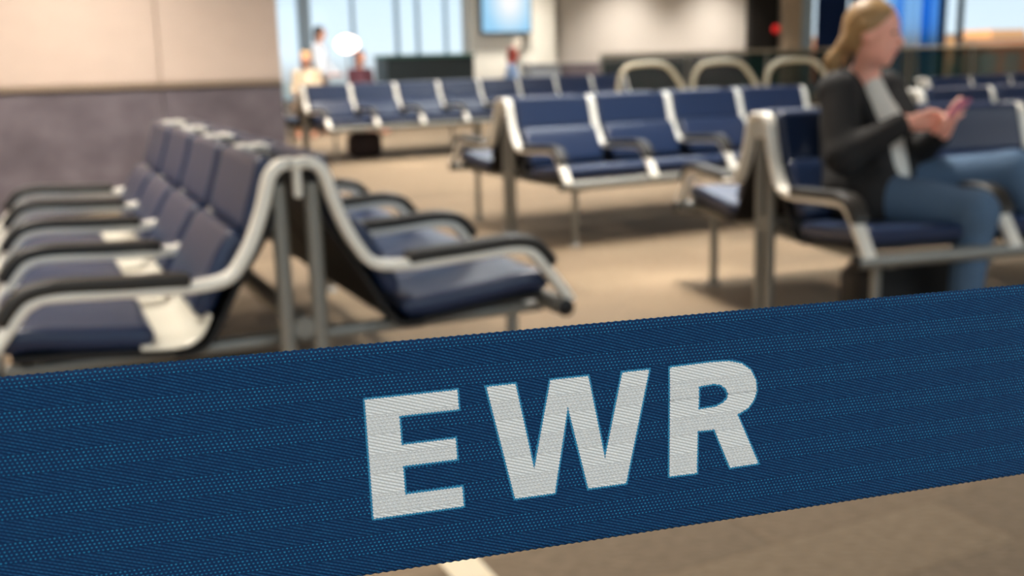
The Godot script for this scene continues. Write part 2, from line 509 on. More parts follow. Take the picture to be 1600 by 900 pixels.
# ---------------------------------------------------------------- benches
var B := {}
func bench_meshes() -> void:
	var side := Vector3(0, 0, 1)
	# aluminium band: upright that runs on as the armrest and folds down to the front beam
	var arm := smooth(v3([[0.012, 0.846], [0.045, 0.842], [0.072, 0.812], [0.092, 0.745], [0.118, 0.675], [0.15, 0.615], [0.185, 0.570], [0.235, 0.553], [0.33, 0.550], [0.60, 0.562], [0.655, 0.553], [0.69, 0.525], [0.775, 0.415], [0.79, 0.39]]), 4)
	B.arm = Shape.new().sweep(arm, side, rrect(0.052, 0.030, 0.010)).mesh()
	var pad := smooth(v3([[0.290, 0.568], [0.33, 0.572], [0.46, 0.578], [0.60, 0.586], [0.672, 0.574], [0.710, 0.542], [0.735, 0.506]]), 4)
	var sc := []
	for i in pad.size(): sc.append(Vector2.ONE * (0.7 if i == 0 or i == pad.size() - 1 else 1.0))
	B.pad = Shape.new().sweep(pad, side, rrect(0.068, 0.034, 0.012), sc).mesh()
	B.back = cushion([[0.066, 0.862], [0.082, 0.80], [0.105, 0.73], [0.128, 0.662]], 0.050, SEAT - 0.062)
	B.lumbar = cushion([[0.146, 0.668], [0.180, 0.625], [0.225, 0.545], [0.268, 0.462]], 0.056, SEAT - 0.062)
	B.seat_short = cushion([[0.385, 0.422], [0.46, 0.428], [0.57, 0.440], [0.67, 0.452], [0.745, 0.446]], 0.062, SEAT - 0.045)
	B.seat = cushion([[0.285, 0.420], [0.36, 0.419], [0.46, 0.428], [0.57, 0.440], [0.67, 0.452], [0.745, 0.446]], 0.062, SEAT - 0.045)
	var tr := smooth(v3([[0.246, 0.468], [0.268, 0.425], [0.300, 0.400], [0.35, 0.395], [0.42, 0.402]]), 3)
	B.tray = Shape.new().sweep(tr, side, rrect(SEAT - 0.008, 0.010, 0.004, 2)).mesh()
	var sh := smooth(v3([[0.030, 0.835], [0.048, 0.76], [0.075, 0.68], [0.118, 0.61], [0.175, 0.52], [0.225, 0.43], [0.27, 0.378], [0.34, 0.372]]), 3)
	B.shell = Shape.new().sweep(sh, side, rrect(SEAT - 0.03, 0.016, 0.006, 2)).mesh()
	var pn := v3([[0.30, 0.372], [0.45, 0.386], [0.60, 0.400], [0.72, 0.408]])
	B.pan = Shape.new().sweep(pn, side, rrect(SEAT - 0.05, 0.018, 0.006, 2)).mesh()
	B.bridge = Shape.new().box(Vector3(0, 0.845, 0), Vector3(0.07, 0.026, 0.052), 0.006).box(Vector3(0, 0.80, 0), Vector3(0.02, 0.09, 0.04), 0.006).mesh()
	B.cap = Shape.new().lathe(Vector3(0, 0, 0), [Vector2(0.001, 0.012), Vector2(0.02, 0.012), Vector2(0.026, 0.008), Vector2(0.027, 0.0), Vector2(0.001, 0.0)], 16, Basis(Vector3.RIGHT, PI / 2)).mesh()
	B.foot = Shape.new().lathe(Vector3.ZERO, [Vector2(0.001, 0.0), Vector2(0.036, 0.0), Vector2(0.036, 0.008), Vector2(0.022, 0.02), Vector2(0.001, 0.02)], 16).mesh()
	B.rear_leg = Shape.new().tube([Vector3(0, 0.0, 0), Vector3(0, 0.79, 0)], 0.022, 14).mesh()
	B.front_leg = Shape.new().tube([Vector3(0.66, 0.0, 0), Vector3(0.66, 0.375, 0)], 0.019, 14).mesh()
	B.strut = Shape.new().box(Vector3(0.38, 0.355, 0), Vector3(0.76, 0.034, 0.045), 0.006).mesh()

func cushion(prof: Array, thick: float, wide: float) -> ArrayMesh:
	var pts := smooth(v3(prof), 5)
	var sc := []
	var n := pts.size()
	for i in n:
		var e: int = mini(i, n - 1 - i)
		sc.append(Vector2([0.95, 0.985, 1.0][mini(e, 2)], [0.45, 0.85, 1.0][mini(e, 2)]))
	return Shape.new().sweep(pts, Vector3(0, 0, 1), rrect(wide, thick, thick * 0.42, 4), sc).mesh()

func bench(x: float, z: float, turn: float, seats: int, rows: Array, label: String, tray_row := 0) -> Node3D:
	var o := thing("tandem_bench", label, "bench", Vector3(x, 0, z), deg_to_rad(turn), "navy tandem benches of the gate lounge")
	var vm: Material = M.vinyl
	var long := seats * SEAT
	for s in rows:
		var flip := Basis.IDENTITY if s > 0 else Basis(Vector3.UP, PI)
		for k in seats:
			var c := Vector3(0, 0, -(k + 0.5) * SEAT)
			var open: bool = s == tray_row
			for a in [["backrest", B.back, vm], ["lumbar_cushion", B.lumbar, vm], ["seat", B.seat_short if open else B.seat, vm], ["back_shell", B.shell, M.shell], ["seat_pan", B.pan, M.shell]]:
				obj(a[0], a[1], a[2], o, c).basis = flip
			if open: obj("seat_tray", B.tray, M.tray, o, c).basis = flip
		for k in seats + 1:
			var c := Vector3(0, 0, -k * SEAT)
			var am := obj("armrest", B.arm, M.alu, o, c)
			am.basis = flip
			obj("arm_pad", B.pad, M.pad, am)
		var bx: float = 0.766 * s
		var beam := obj("front_beam", Shape.new().tube([Vector3(bx, 0.375, 0.03), Vector3(bx, 0.375, -long - 0.03)], 0.028, 16).mesh(), M.leg, o)
		obj("end_cap", B.cap, M.cap, beam, Vector3(bx, 0.375, 0.03))
		obj("end_cap", B.cap, M.cap, beam, Vector3(bx, 0.375, -long - 0.03)).rotation.y = PI
		for u in ([0.12, long - 0.12] if seats < 6 else [0.12, long * 0.5, long - 0.12]):
			obj("front_leg", B.front_leg, M.leg, o, Vector3(0, 0, -u)).basis = flip
			obj("foot", B.foot, M.leg, o, Vector3(0.66 * s, 0, -u))
			obj("strut", B.strut, M.leg, o, Vector3(0, 0, -u)).basis = flip
	for k in seats + 1:
		obj("bridge", B.bridge, M.alu, o, Vector3(0, 0, -k * SEAT))
	obj("rear_beam", Shape.new().tube([Vector3(0, 0.40, -0.02), Vector3(0, 0.40, -long + 0.02)], 0.03, 14).mesh(), M.leg, o)
	for u in ([0.03, long - 0.03] if seats < 6 else [0.03, long * 0.5, long - 0.03]):
		for s in [-1, 1]:
			obj("rear_leg", B.rear_leg, M.leg, o, Vector3(0.045 * s, 0, -u))
			obj("foot", B.foot, M.leg, o, Vector3(0.045 * s, 0, -u))
	return o

# ---------------------------------------------------------------- the belt in front
const BELT_O := Vector3(-0.10268461, 0.98442636, -0.19031504)
func belt() -> void:
	var ux := Vector3(0.95620509, -0.01116695, -0.29248439).normalized()
	var uy := Vector3(0.02521733, 0.97728905, -0.21040483)
	uy = (uy - ux * uy.dot(ux)).normalized()
	var n := ux.cross(uy)
	var bs := Basis(ux, uy, n)
	var wide := 0.0499
	var o := MeshInstance3D.new()
	var s := Shape.new()
	var along := []
	var a := -0.72
	while a < 1.05:
		along.append(a)
		a += 0.0009 if a > -0.02 and a < 0.29 else 0.02
	# section: front face, rounded edges, back face
	var sec := [Vector2(0.0012, 0.0006), Vector2(wide * 0.33, 0.0007), Vector2(wide * 0.66, 0.0007), Vector2(wide - 0.0012, 0.0006), Vector2(wide - 0.0003, 0.00042), Vector2(wide, 0.0), Vector2(wide - 0.0003, -0.00042), Vector2(wide - 0.0012, -0.0006), Vector2(0.0012, -0.0006), Vector2(0.0003, -0.00042), Vector2(0.0, 0.0), Vector2(0.0003, 0.00042)]
	var m := sec.size()
	for i in along.size():
		for k in m + 1:
			var p: Vector2 = sec[k % m]
			var edge := 0.0
			if k % m in [4, 5, 6]: edge = 0.00022 * (i % 2)
			if k % m in [9, 10, 11]: edge = -0.00022 * (i % 2)
			s.put(Vector3(along[i], p.x + edge, p.y), Vector2(along[i] / 0.0288, p.x / 0.00862))
	for i in along.size() - 1:
		for k in m:
			s.quad(i * (m + 1) + k, i * (m + 1) + k + 1, (i + 1) * (m + 1) + k + 1, (i + 1) * (m + 1) + k)
	s.fix(0)
	o.name = "barrier_belt"
	o.mesh = s.mesh()
	o.material_override = M.belt
	o.transform = Transform3D(bs, BELT_O)
	add_child(o)
	tag(o, "blue woven barrier belt printed with white letters EWR", "barrier belt")
	# lettering, millimetres along and up the belt
	var le := [Vector2(75.05, 38.0), Vector2(95.7, 38.0), Vector2(95.7, 33.7), Vector2(82.3, 33.7), Vector2(82.3, 27.3), Vector2(94.5, 27.3), Vector2(94.5, 22.7), Vector2(82.3, 22.7), Vector2(82.3, 16.4), Vector2(95.2, 16.4), Vector2(95.2, 12.1), Vector2(75.05, 12.1)]
	var lw := [Vector2(102.4, 38.0), Vector2(109.2, 38.0), Vector2(112.2, 18.2), Vector2(117.6, 38.0), Vector2(126.8, 38.0), Vector2(129.5, 18.6), Vector2(135.3, 38.0), Vector2(142.1, 38.0), Vector2(134.3, 12.2), Vector2(124.9, 12.2), Vector2(121.3, 31.5), Vector2(116.7, 12.2), Vector2(107.2, 12.2)]
	var r_top := [Vector2(147.45, 38.0), Vector2(158.2, 38.2), Vector2(163.2, 38.0), Vector2(166.6, 37.0), Vector2(168.8, 35.2), Vector2(169.9, 32.6), Vector2(169.9, 30.0), Vector2(162.3, 30.0), Vector2(161.6, 31.6), Vector2(160.3, 32.6), Vector2(158.6, 33.0), Vector2(154.6, 32.8), Vector2(154.4, 30.0), Vector2(146.9, 30.0)]
	var r_low := [Vector2(146.9, 30.2), Vector2(154.4, 30.2), Vector2(154.1, 27.3), Vector2(158.6, 27.5), Vector2(160.5, 28.1), Vector2(161.7, 29.0), Vector2(162.3, 30.2), Vector2(169.9, 30.2), Vector2(169.0, 28.0), Vector2(167.2, 26.2), Vector2(164.3, 25.0), Vector2(169.0, 12.6), Vector2(161.4, 12.5), Vector2(157.9, 22.1), Vector2(153.5, 22.2), Vector2(152.5, 12.3), Vector2(145.4, 12.4)]
	for g in [["letter_e", [le]], ["letter_w", [lw]], ["letter_r", [r_top, r_low]]]:
		var lt := obj(g[0], flat(g[1], 0.0, 0.00086), M.print, o)
		obj("letter_edge", flat(g[1], 0.42, 0.00078), M.fringe, lt)
	# posts outside the picture that carry the belt
	for e in [-0.72, 1.05]:
		var at: Vector3 = BELT_O + bs * Vector3(e + (-0.032 if e < 0 else 0.032), 0.025, 0)
		var po := thing("barrier_post", "black barrier post holding the end of the blue belt", "barrier post", Vector3(at.x, 0, at.z), 0.0, "barrier posts")
		obj("base", Shape.new().lathe(Vector3.ZERO, [Vector2(0.001, 0), Vector2(0.17, 0), Vector2(0.175, 0.01), Vector2(0.16, 0.022), Vector2(0.04, 0.035), Vector2(0.001, 0.035)], 36).mesh(), M.shell, po)
		obj("pole", Shape.new().lathe(Vector3.ZERO, [Vector2(0.001, 0.03), Vector2(0.03, 0.03), Vector2(0.03, at.y + 0.04), Vector2(0.026, at.y + 0.05), Vector2(0.001, at.y + 0.052)], 24).mesh(), M.shell, po)

func flat(polys: Array, grow: float, lift: float) -> ArrayMesh:
	var s := Shape.new()
	for poly in polys:
		# yarn steps along the outline
		var step := PackedVector2Array()
		var src := PackedVector2Array(poly)
		if grow > 0.0:
			var g := Geometry2D.offset_polygon(src, grow, Geometry2D.JOIN_MITER)
			src = g[0]
		for i in src.size():
			var a := src[i]
			var b := src[(i + 1) % src.size()]
			var cnt := maxi(1, int(a.distance_to(b) / 0.36))
			var nn := (b - a).normalized().orthogonal()
			for k in cnt:
				var j := 0.0 if k == 0 else (0.11 if k % 2 else -0.11)
				step.append(a.lerp(b, float(k) / cnt) + nn * j)
		var ix := Geometry2D.triangulate_polygon(step)
		var base := s.v.size()
		for p in step:
			s.put(Vector3(p.x * 0.001, p.y * 0.001, lift), Vector2(p.x / 28.8, p.y / 8.62))
		for i in range(0, ix.size(), 3):
			var a := ix[i]; var b := ix[i + 1]; var c := ix[i + 2]
			if (step[b] - step[a]).cross(step[c] - step[a]) > 0.0: s.tri(base + a, base + c, base + b)
			else: s.tri(base + a, base + b, base + c)
	return s.mesh()

# ---------------------------------------------------------------- figures: smooth distance fields meshed as surface nets
# a bone is [from, to, radius, radius]; an egg is [centre, radii, basis]
func blob(prims: Array, cell: float, k := 0.03) -> Shape:
	var lo := Vector3.INF
	var hi := -Vector3.INF
	for p in prims:
		var r: float = maxf(p[2], p[3]) if p.size() == 4 else maxf(p[1].x, maxf(p[1].y, p[1].z))
		var e: Vector3 = p[1] if p.size() == 4 else p[0]
		lo = lo.min(p[0] - Vector3.ONE * r).min(e - Vector3.ONE * r)
		hi = hi.max(p[0] + Vector3.ONE * r).max(e + Vector3.ONE * r)
	lo -= Vector3.ONE * (k + 3.0 * cell)
	hi += Vector3.ONE * (k + 3.0 * cell)
	var nx := int((hi.x - lo.x) / cell) + 1
	var ny := int((hi.y - lo.y) / cell) + 1
	var nz := int((hi.z - lo.z) / cell) + 1
	var f := PackedFloat32Array()
	f.resize(nx * ny * nz)
	f.fill(1.0)
	for p in prims:
		var bone: bool = p.size() == 4
		var a: Vector3 = p[0]
		var e: Vector3 = p[1] if bone else p[0]
		var r: float = maxf(p[2], p[3]) if bone else maxf(p[1].x, maxf(p[1].y, p[1].z))
		var m := r + k + 2.5 * cell
		var i0 := Vector3i(((a.min(e) - Vector3.ONE * m - lo) / cell).floor()).clamp(Vector3i.ZERO, Vector3i(nx - 1, ny - 1, nz - 1))
		var i1 := Vector3i(((a.max(e) + Vector3.ONE * m - lo) / cell).ceil()).clamp(Vector3i.ZERO, Vector3i(nx - 1, ny - 1, nz - 1))
		var ab := e - a
		var l2 := maxf(ab.length_squared(), 1e-9)
		var inv: Basis = (p[2] as Basis).inverse() if not bone else Basis.IDENTITY
		var rad: Vector3 = p[1] if not bone else Vector3.ONE
		var rm := minf(rad.x, minf(rad.y, rad.z))
		for z in range(i0.z, i1.z + 1):
			for y in range(i0.y, i1.y + 1):
				var at := (z * ny + y) * nx
				for x in range(i0.x, i1.x + 1):
					var w := lo + Vector3(x, y, z) * cell - a
					var d: float
					if bone:
						var h := clampf(w.dot(ab) / l2, 0.0, 1.0)
						d = (w - ab * h).length() - lerpf(p[2], p[3], h)
					else:
						var q := (inv * w) / rad
						d = (q.length() - 1.0) * rm
					var g := f[at + x]
					if g >= 1.0: f[at + x] = d
					else:
						var hh := maxf(k - absf(d - g), 0.0) / k
						f[at + x] = minf(d, g) - hh * hh * k * 0.25
	var s := Shape.new()
	var idx := {}
	var off := [0, 1, nx, nx + 1, nx * ny, nx * ny + 1, nx * ny + nx, nx * ny + nx + 1]
	var cor := [Vector3(0, 0, 0), Vector3(1, 0, 0), Vector3(0, 1, 0), Vector3(1, 1, 0), Vector3(0, 0, 1), Vector3(1, 0, 1), Vector3(0, 1, 1), Vector3(1, 1, 1)]
	var edges := [[0, 1], [2, 3], [4, 5], [6, 7], [0, 2], [1, 3], [4, 6], [5, 7], [0, 4], [1, 5], [2, 6], [3, 7]]
	for z in nz - 1:
		for y in ny - 1:
			var at := (z * ny + y) * nx
			for x in nx - 1:
				var c := at + x
				var f0 := f[c]
				if f0 >= 1.0 or absf(f0) > 2.5 * cell: continue
				var neg := 0
				for i in 8:
					if f[c + off[i]] < 0.0: neg += 1
				if neg == 0 or neg == 8: continue
				var sum := Vector3.ZERO
				var cnt := 0
				for e in edges:
					var va := f[c + off[e[0]]]
					var vb := f[c + off[e[1]]]
					if (va < 0.0) != (vb < 0.0):
						sum += (cor[e[0]] as Vector3).lerp(cor[e[1]], va / (va - vb))
						cnt += 1
				idx[c] = s.put(lo + (Vector3(x, y, z) + sum / cnt) * cell)
	var dirs := [[1, nx, nx * ny], [nx, nx * ny, 1], [nx * ny, 1, nx]]
	for c in idx:
		for d in dirs:
			var n: int = c + d[0]
			if n >= f.size() or (f[c] < 0.0) == (f[n] < 0.0): continue
			var q1 = idx.get(c - d[1])
			var q2 = idx.get(c - d[1] - d[2])
			var q3 = idx.get(c - d[2])
			if q1 == null or q2 == null or q3 == null: continue
			if f[c] < 0.0: s.quad(idx[c], q3, q2, q1)
			else: s.quad(idx[c], q1, q2, q3)
	return s

func join(a: Shape, b: Shape) -> Shape:
	var n := a.v.size()
	for p in b.v: a.put(p)
	for i in b.t: a.t.append(i + n)
	return a

func woman() -> void:
	var o := Vector3(1.43, 0.0, -4.20)
	var w := thing("person", "seated woman with tied blond hair in black blazer and jeans looking at a phone", "person", o)
	var pel := Vector3(1.43, 0.56, -4.20)
	var chest := Vector3(1.405, 0.82, -4.24)
	var neck := Vector3(1.405, 1.00, -4.225)
	var head := Vector3(1.41, 1.155, -4.165)
	var sh_r := Vector3(1.275, 0.945, -4.13)
	var sh_l := Vector3(1.53, 0.945, -4.33)
	var el_r := Vector3(1.268, 0.705, -4.00)
	var wr_r := Vector3(1.465, 0.835, -3.93)
	var el_l := Vector3(1.62, 0.71, -4.17)
	var wr_l := Vector3(1.625, 0.785, -3.975)
	var hip_r := Vector3(1.375, 0.545, -4.12)
	var hip_l := Vector3(1.505, 0.555, -4.25)
	var kn_r := Vector3(1.685, 0.515, -3.79)
	var kn_l := Vector3(1.905, 0.635, -4.00)
	var an_r := Vector3(1.670, 0.10, -3.82)
	var an_l := Vector3(2.06, 0.29, -3.82)
	for p in [0]:
		pel -= o; chest -= o; neck -= o; head -= o; sh_r -= o; sh_l -= o; el_r -= o; wr_r -= o; el_l -= o; wr_l -= o; hip_r -= o; hip_l -= o; kn_r -= o; kn_l -= o; an_r -= o; an_l -= o
	var fw := Vector3(0.6, 0, 0.8)                    # torso
	var ff := Vector3(0.84, -0.12, 0.52).normalized() # face
	var fl := Vector3.UP.cross(ff).normalized()
	var fu := ff.cross(fl)
	var hb := Basis(fl, fu, ff)
	# body
	var body := blob([[pel, chest, 0.10, 0.10], [chest, neck, 0.10, 0.055], [neck, head - fu * 0.06, 0.050, 0.050], [sh_r, el_r, 0.04, 0.036], [el_r, wr_r, 0.036, 0.026], [sh_l, el_l, 0.04, 0.036], [el_l, wr_l, 0.036, 0.026], [hip_r, kn_r, 0.06, 0.05], [kn_r, an_r, 0.045, 0.035], [hip_l, kn_l, 0.06, 0.05], [kn_l, an_l, 0.045, 0.035], [pel, hip_r, 0.08, 0.07], [pel, hip_l, 0.08, 0.07]], 0.014, 0.03)
	var hd := blob([[head + fu * 0.025, Vector3(0.074, 0.098, 0.094), hb], [head - fu * 0.045 + ff * 0.022, Vector3(0.056, 0.072, 0.070), hb], [head - fu * 0.092 + ff * 0.058, head - fu * 0.092 + ff * 0.060, 0.024, 0.024], [head + fu * 0.012 + ff * 0.086, head - fu * 0.022 + ff * 0.108, 0.009, 0.013], [head - fu * 0.056 + ff * 0.080, head - fu * 0.056 + ff * 0.082, 0.017, 0.017], [head + fl * 0.076 - ff * 0.008, Vector3(0.010, 0.030, 0.018), hb], [head - fl * 0.076 - ff * 0.008, Vector3(0.010, 0.030, 0.018), hb], [neck, head - fu * 0.06, 0.050, 0.050]], 0.006, 0.016)
	join(body, hd)
	# hands: palms and five bent fingers each, closed round the phone
	var ph := Vector3(1.625, 0.858, -3.905) - o
	join(body, hand(wr_r, ph + Vector3(-0.035, -0.022, 0.022), Vector3(0.42, 0.75, 0.5).normalized(), 1.0))
	join(body, hand(wr_l, ph + Vector3(0.005, -0.030, -0.035), Vector3(-0.1, 0.9, 0.35).normalized(), -1.0))
	obj("body", body.mesh(), M.skin, w)
	for s in [-1, 1]:
		obj("eye", blob([[head + fu * 0.014 + ff * 0.083 + fl * 0.030 * s, Vector3(0.013, 0.007, 0.008), hb]], 0.003, 0.002).mesh(), M.eye, w)
	obj("lips", blob([[head - fu * 0.056 + ff * 0.093, Vector3(0.022, 0.008, 0.010), hb]], 0.003, 0.002).mesh(), M.lips, w)
	# hair: cap, side sweep, low tail
	var hr := [[head + fu * 0.050 - ff * 0.020, Vector3(0.085, 0.086, 0.094), hb], [head + fu * 0.0 - ff * 0.056, Vector3(0.077, 0.084, 0.062), hb], [head - fu * 0.05 - ff * 0.098, head - fu * 0.115 - ff * 0.135, 0.034, 0.030], [head - fu * 0.115 - ff * 0.135, head - fu * 0.175 - ff * 0.130, 0.030, 0.012]]
	for s in [-1, 1]:
		hr.append([head + fu * 0.085 + ff * 0.040 + fl * 0.030 * s, head + fu * 0.030 - ff * 0.010 + fl * 0.076 * s, 0.018, 0.014])
		hr.append([head + fu * 0.030 - ff * 0.010 + fl * 0.076 * s, head - fu * 0.035 - ff * 0.075 + fl * 0.050 * s, 0.014, 0.022])
	obj("hair", blob(hr, 0.007, 0.025).mesh(), M.hair, w)
	# clothes
	var fr := fw.cross(Vector3.UP).normalized()
	obj("shirt", blob([[pel + fw * 0.10 + Vector3(0, 0.06, 0), chest + fw * 0.082, 0.070, 0.078], [chest + fw * 0.082, neck + fw * 0.030 - Vector3(0, 0.045, 0), 0.080, 0.050]], 0.011, 0.03).mesh(), M.shirt, w)
	var jk := [[pel + Vector3(-0.03, -0.01, -0.02), chest - fw * 0.035, 0.158, 0.130], [chest - fw * 0.035, neck - fw * 0.04 - Vector3(0, 0.07, 0), 0.122, 0.070], [sh_r - fw * 0.015, neck - fw * 0.04 - Vector3(0, 0.05, 0), 0.064, 0.050], [sh_l - fw * 0.015, neck - fw * 0.04 - Vector3(0, 0.05, 0), 0.064, 0.050], [sh_r, el_r, 0.076, 0.068], [el_r, wr_r - (wr_r - el_r) * 0.1, 0.066, 0.044], [sh_l, el_l, 0.068, 0.058], [el_l, wr_l - (wr_l - el_l) * 0.1, 0.056, 0.040], [pel + fr * 0.07, hip_r + fw * 0.06 + Vector3(0, -0.01, 0), 0.14, 0.122], [pel - fr * 0.05, hip_l + fw * 0.02, 0.115, 0.10], [neck - fw * 0.055 + fr * 0.045, neck - fw * 0.055 - fr * 0.045, 0.030, 0.030]]
	# the front stays open along a strip over the shirt
	for s in [-1, 1]:
		jk.append([neck + fr * 0.060 * s - fw * 0.01 - Vector3(0, 0.015, 0), chest + fr * 0.072 * s + fw * 0.125 - Vector3(0, 0.05, 0), 0.024, 0.036])
		jk.append([chest + fr * 0.072 * s + fw * 0.125 - Vector3(0, 0.05, 0), pel + fr * 0.085 * s + fw * 0.135, 0.036, 0.055])
	obj("blazer", blob(jk, 0.012, 0.028).mesh(), M.jacket, w)
	obj("jeans", blob([[pel, hip_r, 0.115, 0.105], [pel, hip_l, 0.115, 0.105], [hip_r, kn_r, 0.100, 0.078], [kn_r, an_r, 0.074, 0.055], [hip_l, kn_l, 0.102, 0.076], [kn_l, an_l, 0.072, 0.052]], 0.012, 0.03).mesh(), M.denim, w)
	var toe := Vector3(0.45, 0, 0.9)
	var sr := obj("shoe", blob([[an_r + Vector3(0, -0.055, 0) - toe * 0.02, an_r + Vector3(0, -0.068, 0) + toe * 0.14, 0.042, 0.031], [an_r, an_r + Vector3(0, -0.05, 0), 0.04, 0.042]], 0.009, 0.02).mesh(), M.shoe, w)
	sr.position.y = 0.0
	obj("shoe", blob([[an_l + Vector3(0.02, -0.055, 0.02), an_l + Vector3(0.13, -0.03, 0.12), 0.042, 0.031], [an_l, an_l + Vector3(0.02, -0.05, 0.02), 0.04, 0.042]], 0.009, 0.02).mesh(), M.shoe, w)
	obj("bracelet", Shape.new().tube(ring_path(wr_l + (wr_l - el_l).normalized() * -0.012, (wr_l - el_l).normalized(), 0.036), 0.005, 8).mesh(), M.silver, w)
	# phone
	var look := (head - ph).normalized()
	var px := Vector3.UP.cross(look).normalized()
	var pb := Basis(px, look.cross(px), look)
	var pt := thing("phone", "dark phone in a pink case held by the seated woman", "phone", o + ph)
	pt.basis = pb
	obj("screen", Shape.new().box(Vector3(0, 0, 0.003), Vector3(0.070, 0.146, 0.006), 0.003).mesh(), M.phone, pt)
	obj("case", Shape.new().box(Vector3(0, 0, -0.002), Vector3(0.076, 0.152, 0.008), 0.004).mesh(), M.phone_case, pt)

func ring_path(c: Vector3, ax: Vector3, r: float) -> Array:
	var a := ax.cross(Vector3.UP).normalized()
	var b := ax.cross(a)
	var out := []
	for k in 25: out.append(c + (a * cos(TAU * k / 24.0) + b * sin(TAU * k / 24.0)) * r)
	return out

func hand(wrist: Vector3, grip: Vector3, along: Vector3, s: float) -> Shape:
	var d := (grip - wrist).normalized()
	var palm := wrist + d * 0.075
	var across := along
	var nrm := d.cross(across).normalized() * s
	var pr := [[wrist, palm, 0.027, 0.020]]
	for i in 4:
		var t := (i - 1.5) * 0.0215
		pr.append([wrist + d * 0.03 + across * t * 0.7, palm + across * t, 0.017, 0.0125])
		var l: float = [0.034, 0.040, 0.038, 0.030][i]
		var k1 := palm + across * t + d * l
		var k2 := k1 + (d * 0.55 + nrm * 0.8).normalized() * l * 0.75
		var k3 := k2 + (nrm - d * 0.35).normalized() * l * 0.6
		pr.append([palm + across * t, k1, 0.0105, 0.0098])
		pr.append([k1, k2, 0.0098, 0.0090])
		pr.append([k2, k3, 0.0090, 0.0078])
	var th := wrist + d * 0.03 + across * 0.026
	var t1 := th + (across * 0.8 + d * 0.7 + nrm * 0.3).normalized() * 0.042
	pr.append([wrist + d * 0.02, th, 0.020, 0.016])
	pr.append([th, t1, 0.0145, 0.0115])
	pr.append([t1, t1 + (d * 0.9 + nrm * 0.4 + across * 0.25).normalized() * 0.032, 0.0115, 0.0085])
	return blob(pr, 0.0045, 0.006)

# small figures far behind; local frame, facing +z turned by turn
func far_person(at: Vector3, turn: float, seated: bool, label: String, hair: Color, top: Color, low: Color, skin := Color(0.85, 0.62, 0.52)) -> void:
	var w := thing("person", label, "person", at, turn)
	var hy := 0.52 if seated else 0.92
	var pel := Vector3(0, hy, 0)
	var ch := pel + Vector3(0, 0.30, 0.0)
	var ne := pel + Vector3(0, 0.50, 0.0)
	var hd := pel + Vector3(0, 0.64, 0.03)
	var body := [[pel, ch, 0.10, 0.10], [ch, ne, 0.09, 0.05], [ne, hd, 0.045, 0.045], [hd + Vector3(0, 0.02, 0), Vector3(0.075, 0.105, 0.09), Basis.IDENTITY], [hd + Vector3(0, 0.0, 0.085), hd + Vector3(0, -0.02, 0.098), 0.012, 0.014]]
	var tp := [[pel + Vector3(0, 0.04, 0), ch, 0.125, 0.125], [ch, ne - Vector3(0, 0.04, 0), 0.115, 0.07], [ne + Vector3(-0.16, -0.05, 0), ne + Vector3(0.16, -0.05, 0), 0.055, 0.055]]
	var lw := []
	for s in [-1, 1]:
		var sh := ne + Vector3(0.165 * s, -0.06, 0)
		var el := sh + Vector3(0.04 * s, -0.26, 0.04)
		var wr := el + (Vector3(-0.06 * s, -0.02, 0.22) if seated else Vector3(-0.02 * s, -0.16, 0.17))
		tp.append([sh, el, 0.055, 0.045]); tp.append([el, wr, 0.045, 0.036])
		body.append([sh, el, 0.035, 0.03]); body.append([el, wr, 0.03, 0.026]); body.append([wr, wr + Vector3(-0.01 * s, -0.01, 0.07), 0.03, 0.02])
		for i in 4: body.append([wr + Vector3((i - 1.5) * 0.018, -0.01, 0.07), wr + Vector3((i - 1.5) * 0.02, -0.025, 0.12), 0.009, 0.008])
		body.append([wr + Vector3(-0.03 * s, 0, 0.03), wr + Vector3(-0.045 * s, 0.0, 0.08), 0.011, 0.009])
		var hp := pel + Vector3(0.09 * s, 0, 0)
		var kn := hp + (Vector3(0.03 * s, -0.03, 0.42) if seated else Vector3(0.01 * s, -0.43, 0.02))
		var an := kn + (Vector3(0, -0.41, 0.0) if seated else Vector3(0, -0.42, -0.02))
		lw.append([hp, kn, 0.085, 0.062]); lw.append([kn, an, 0.06, 0.045])
		body.append([hp, kn, 0.06, 0.045]); body.append([kn, an, 0.04, 0.035]); body.append([an + Vector3(0, -0.035, 0), an + Vector3(0, -0.04, 0.16), 0.04, 0.03])
	obj("body", blob(body, 0.018, 0.02).mesh(), mat(skin, 0.6), w)
	obj("top", blob(tp, 0.02, 0.04).mesh(), mat(top, 0.85), w)
	obj("trousers", blob(lw, 0.02, 0.04).mesh(), mat(low, 0.85), w)
	obj("hair", blob([[hd + Vector3(0, 0.06, -0.02), Vector3(0.088, 0.095, 0.095), Basis.IDENTITY], [hd + Vector3(0, -0.02, -0.06), hd + Vector3(0, -0.10, -0.06), 0.06, 0.045]], 0.016, 0.02).mesh(), mat(hair, 0.6), w)

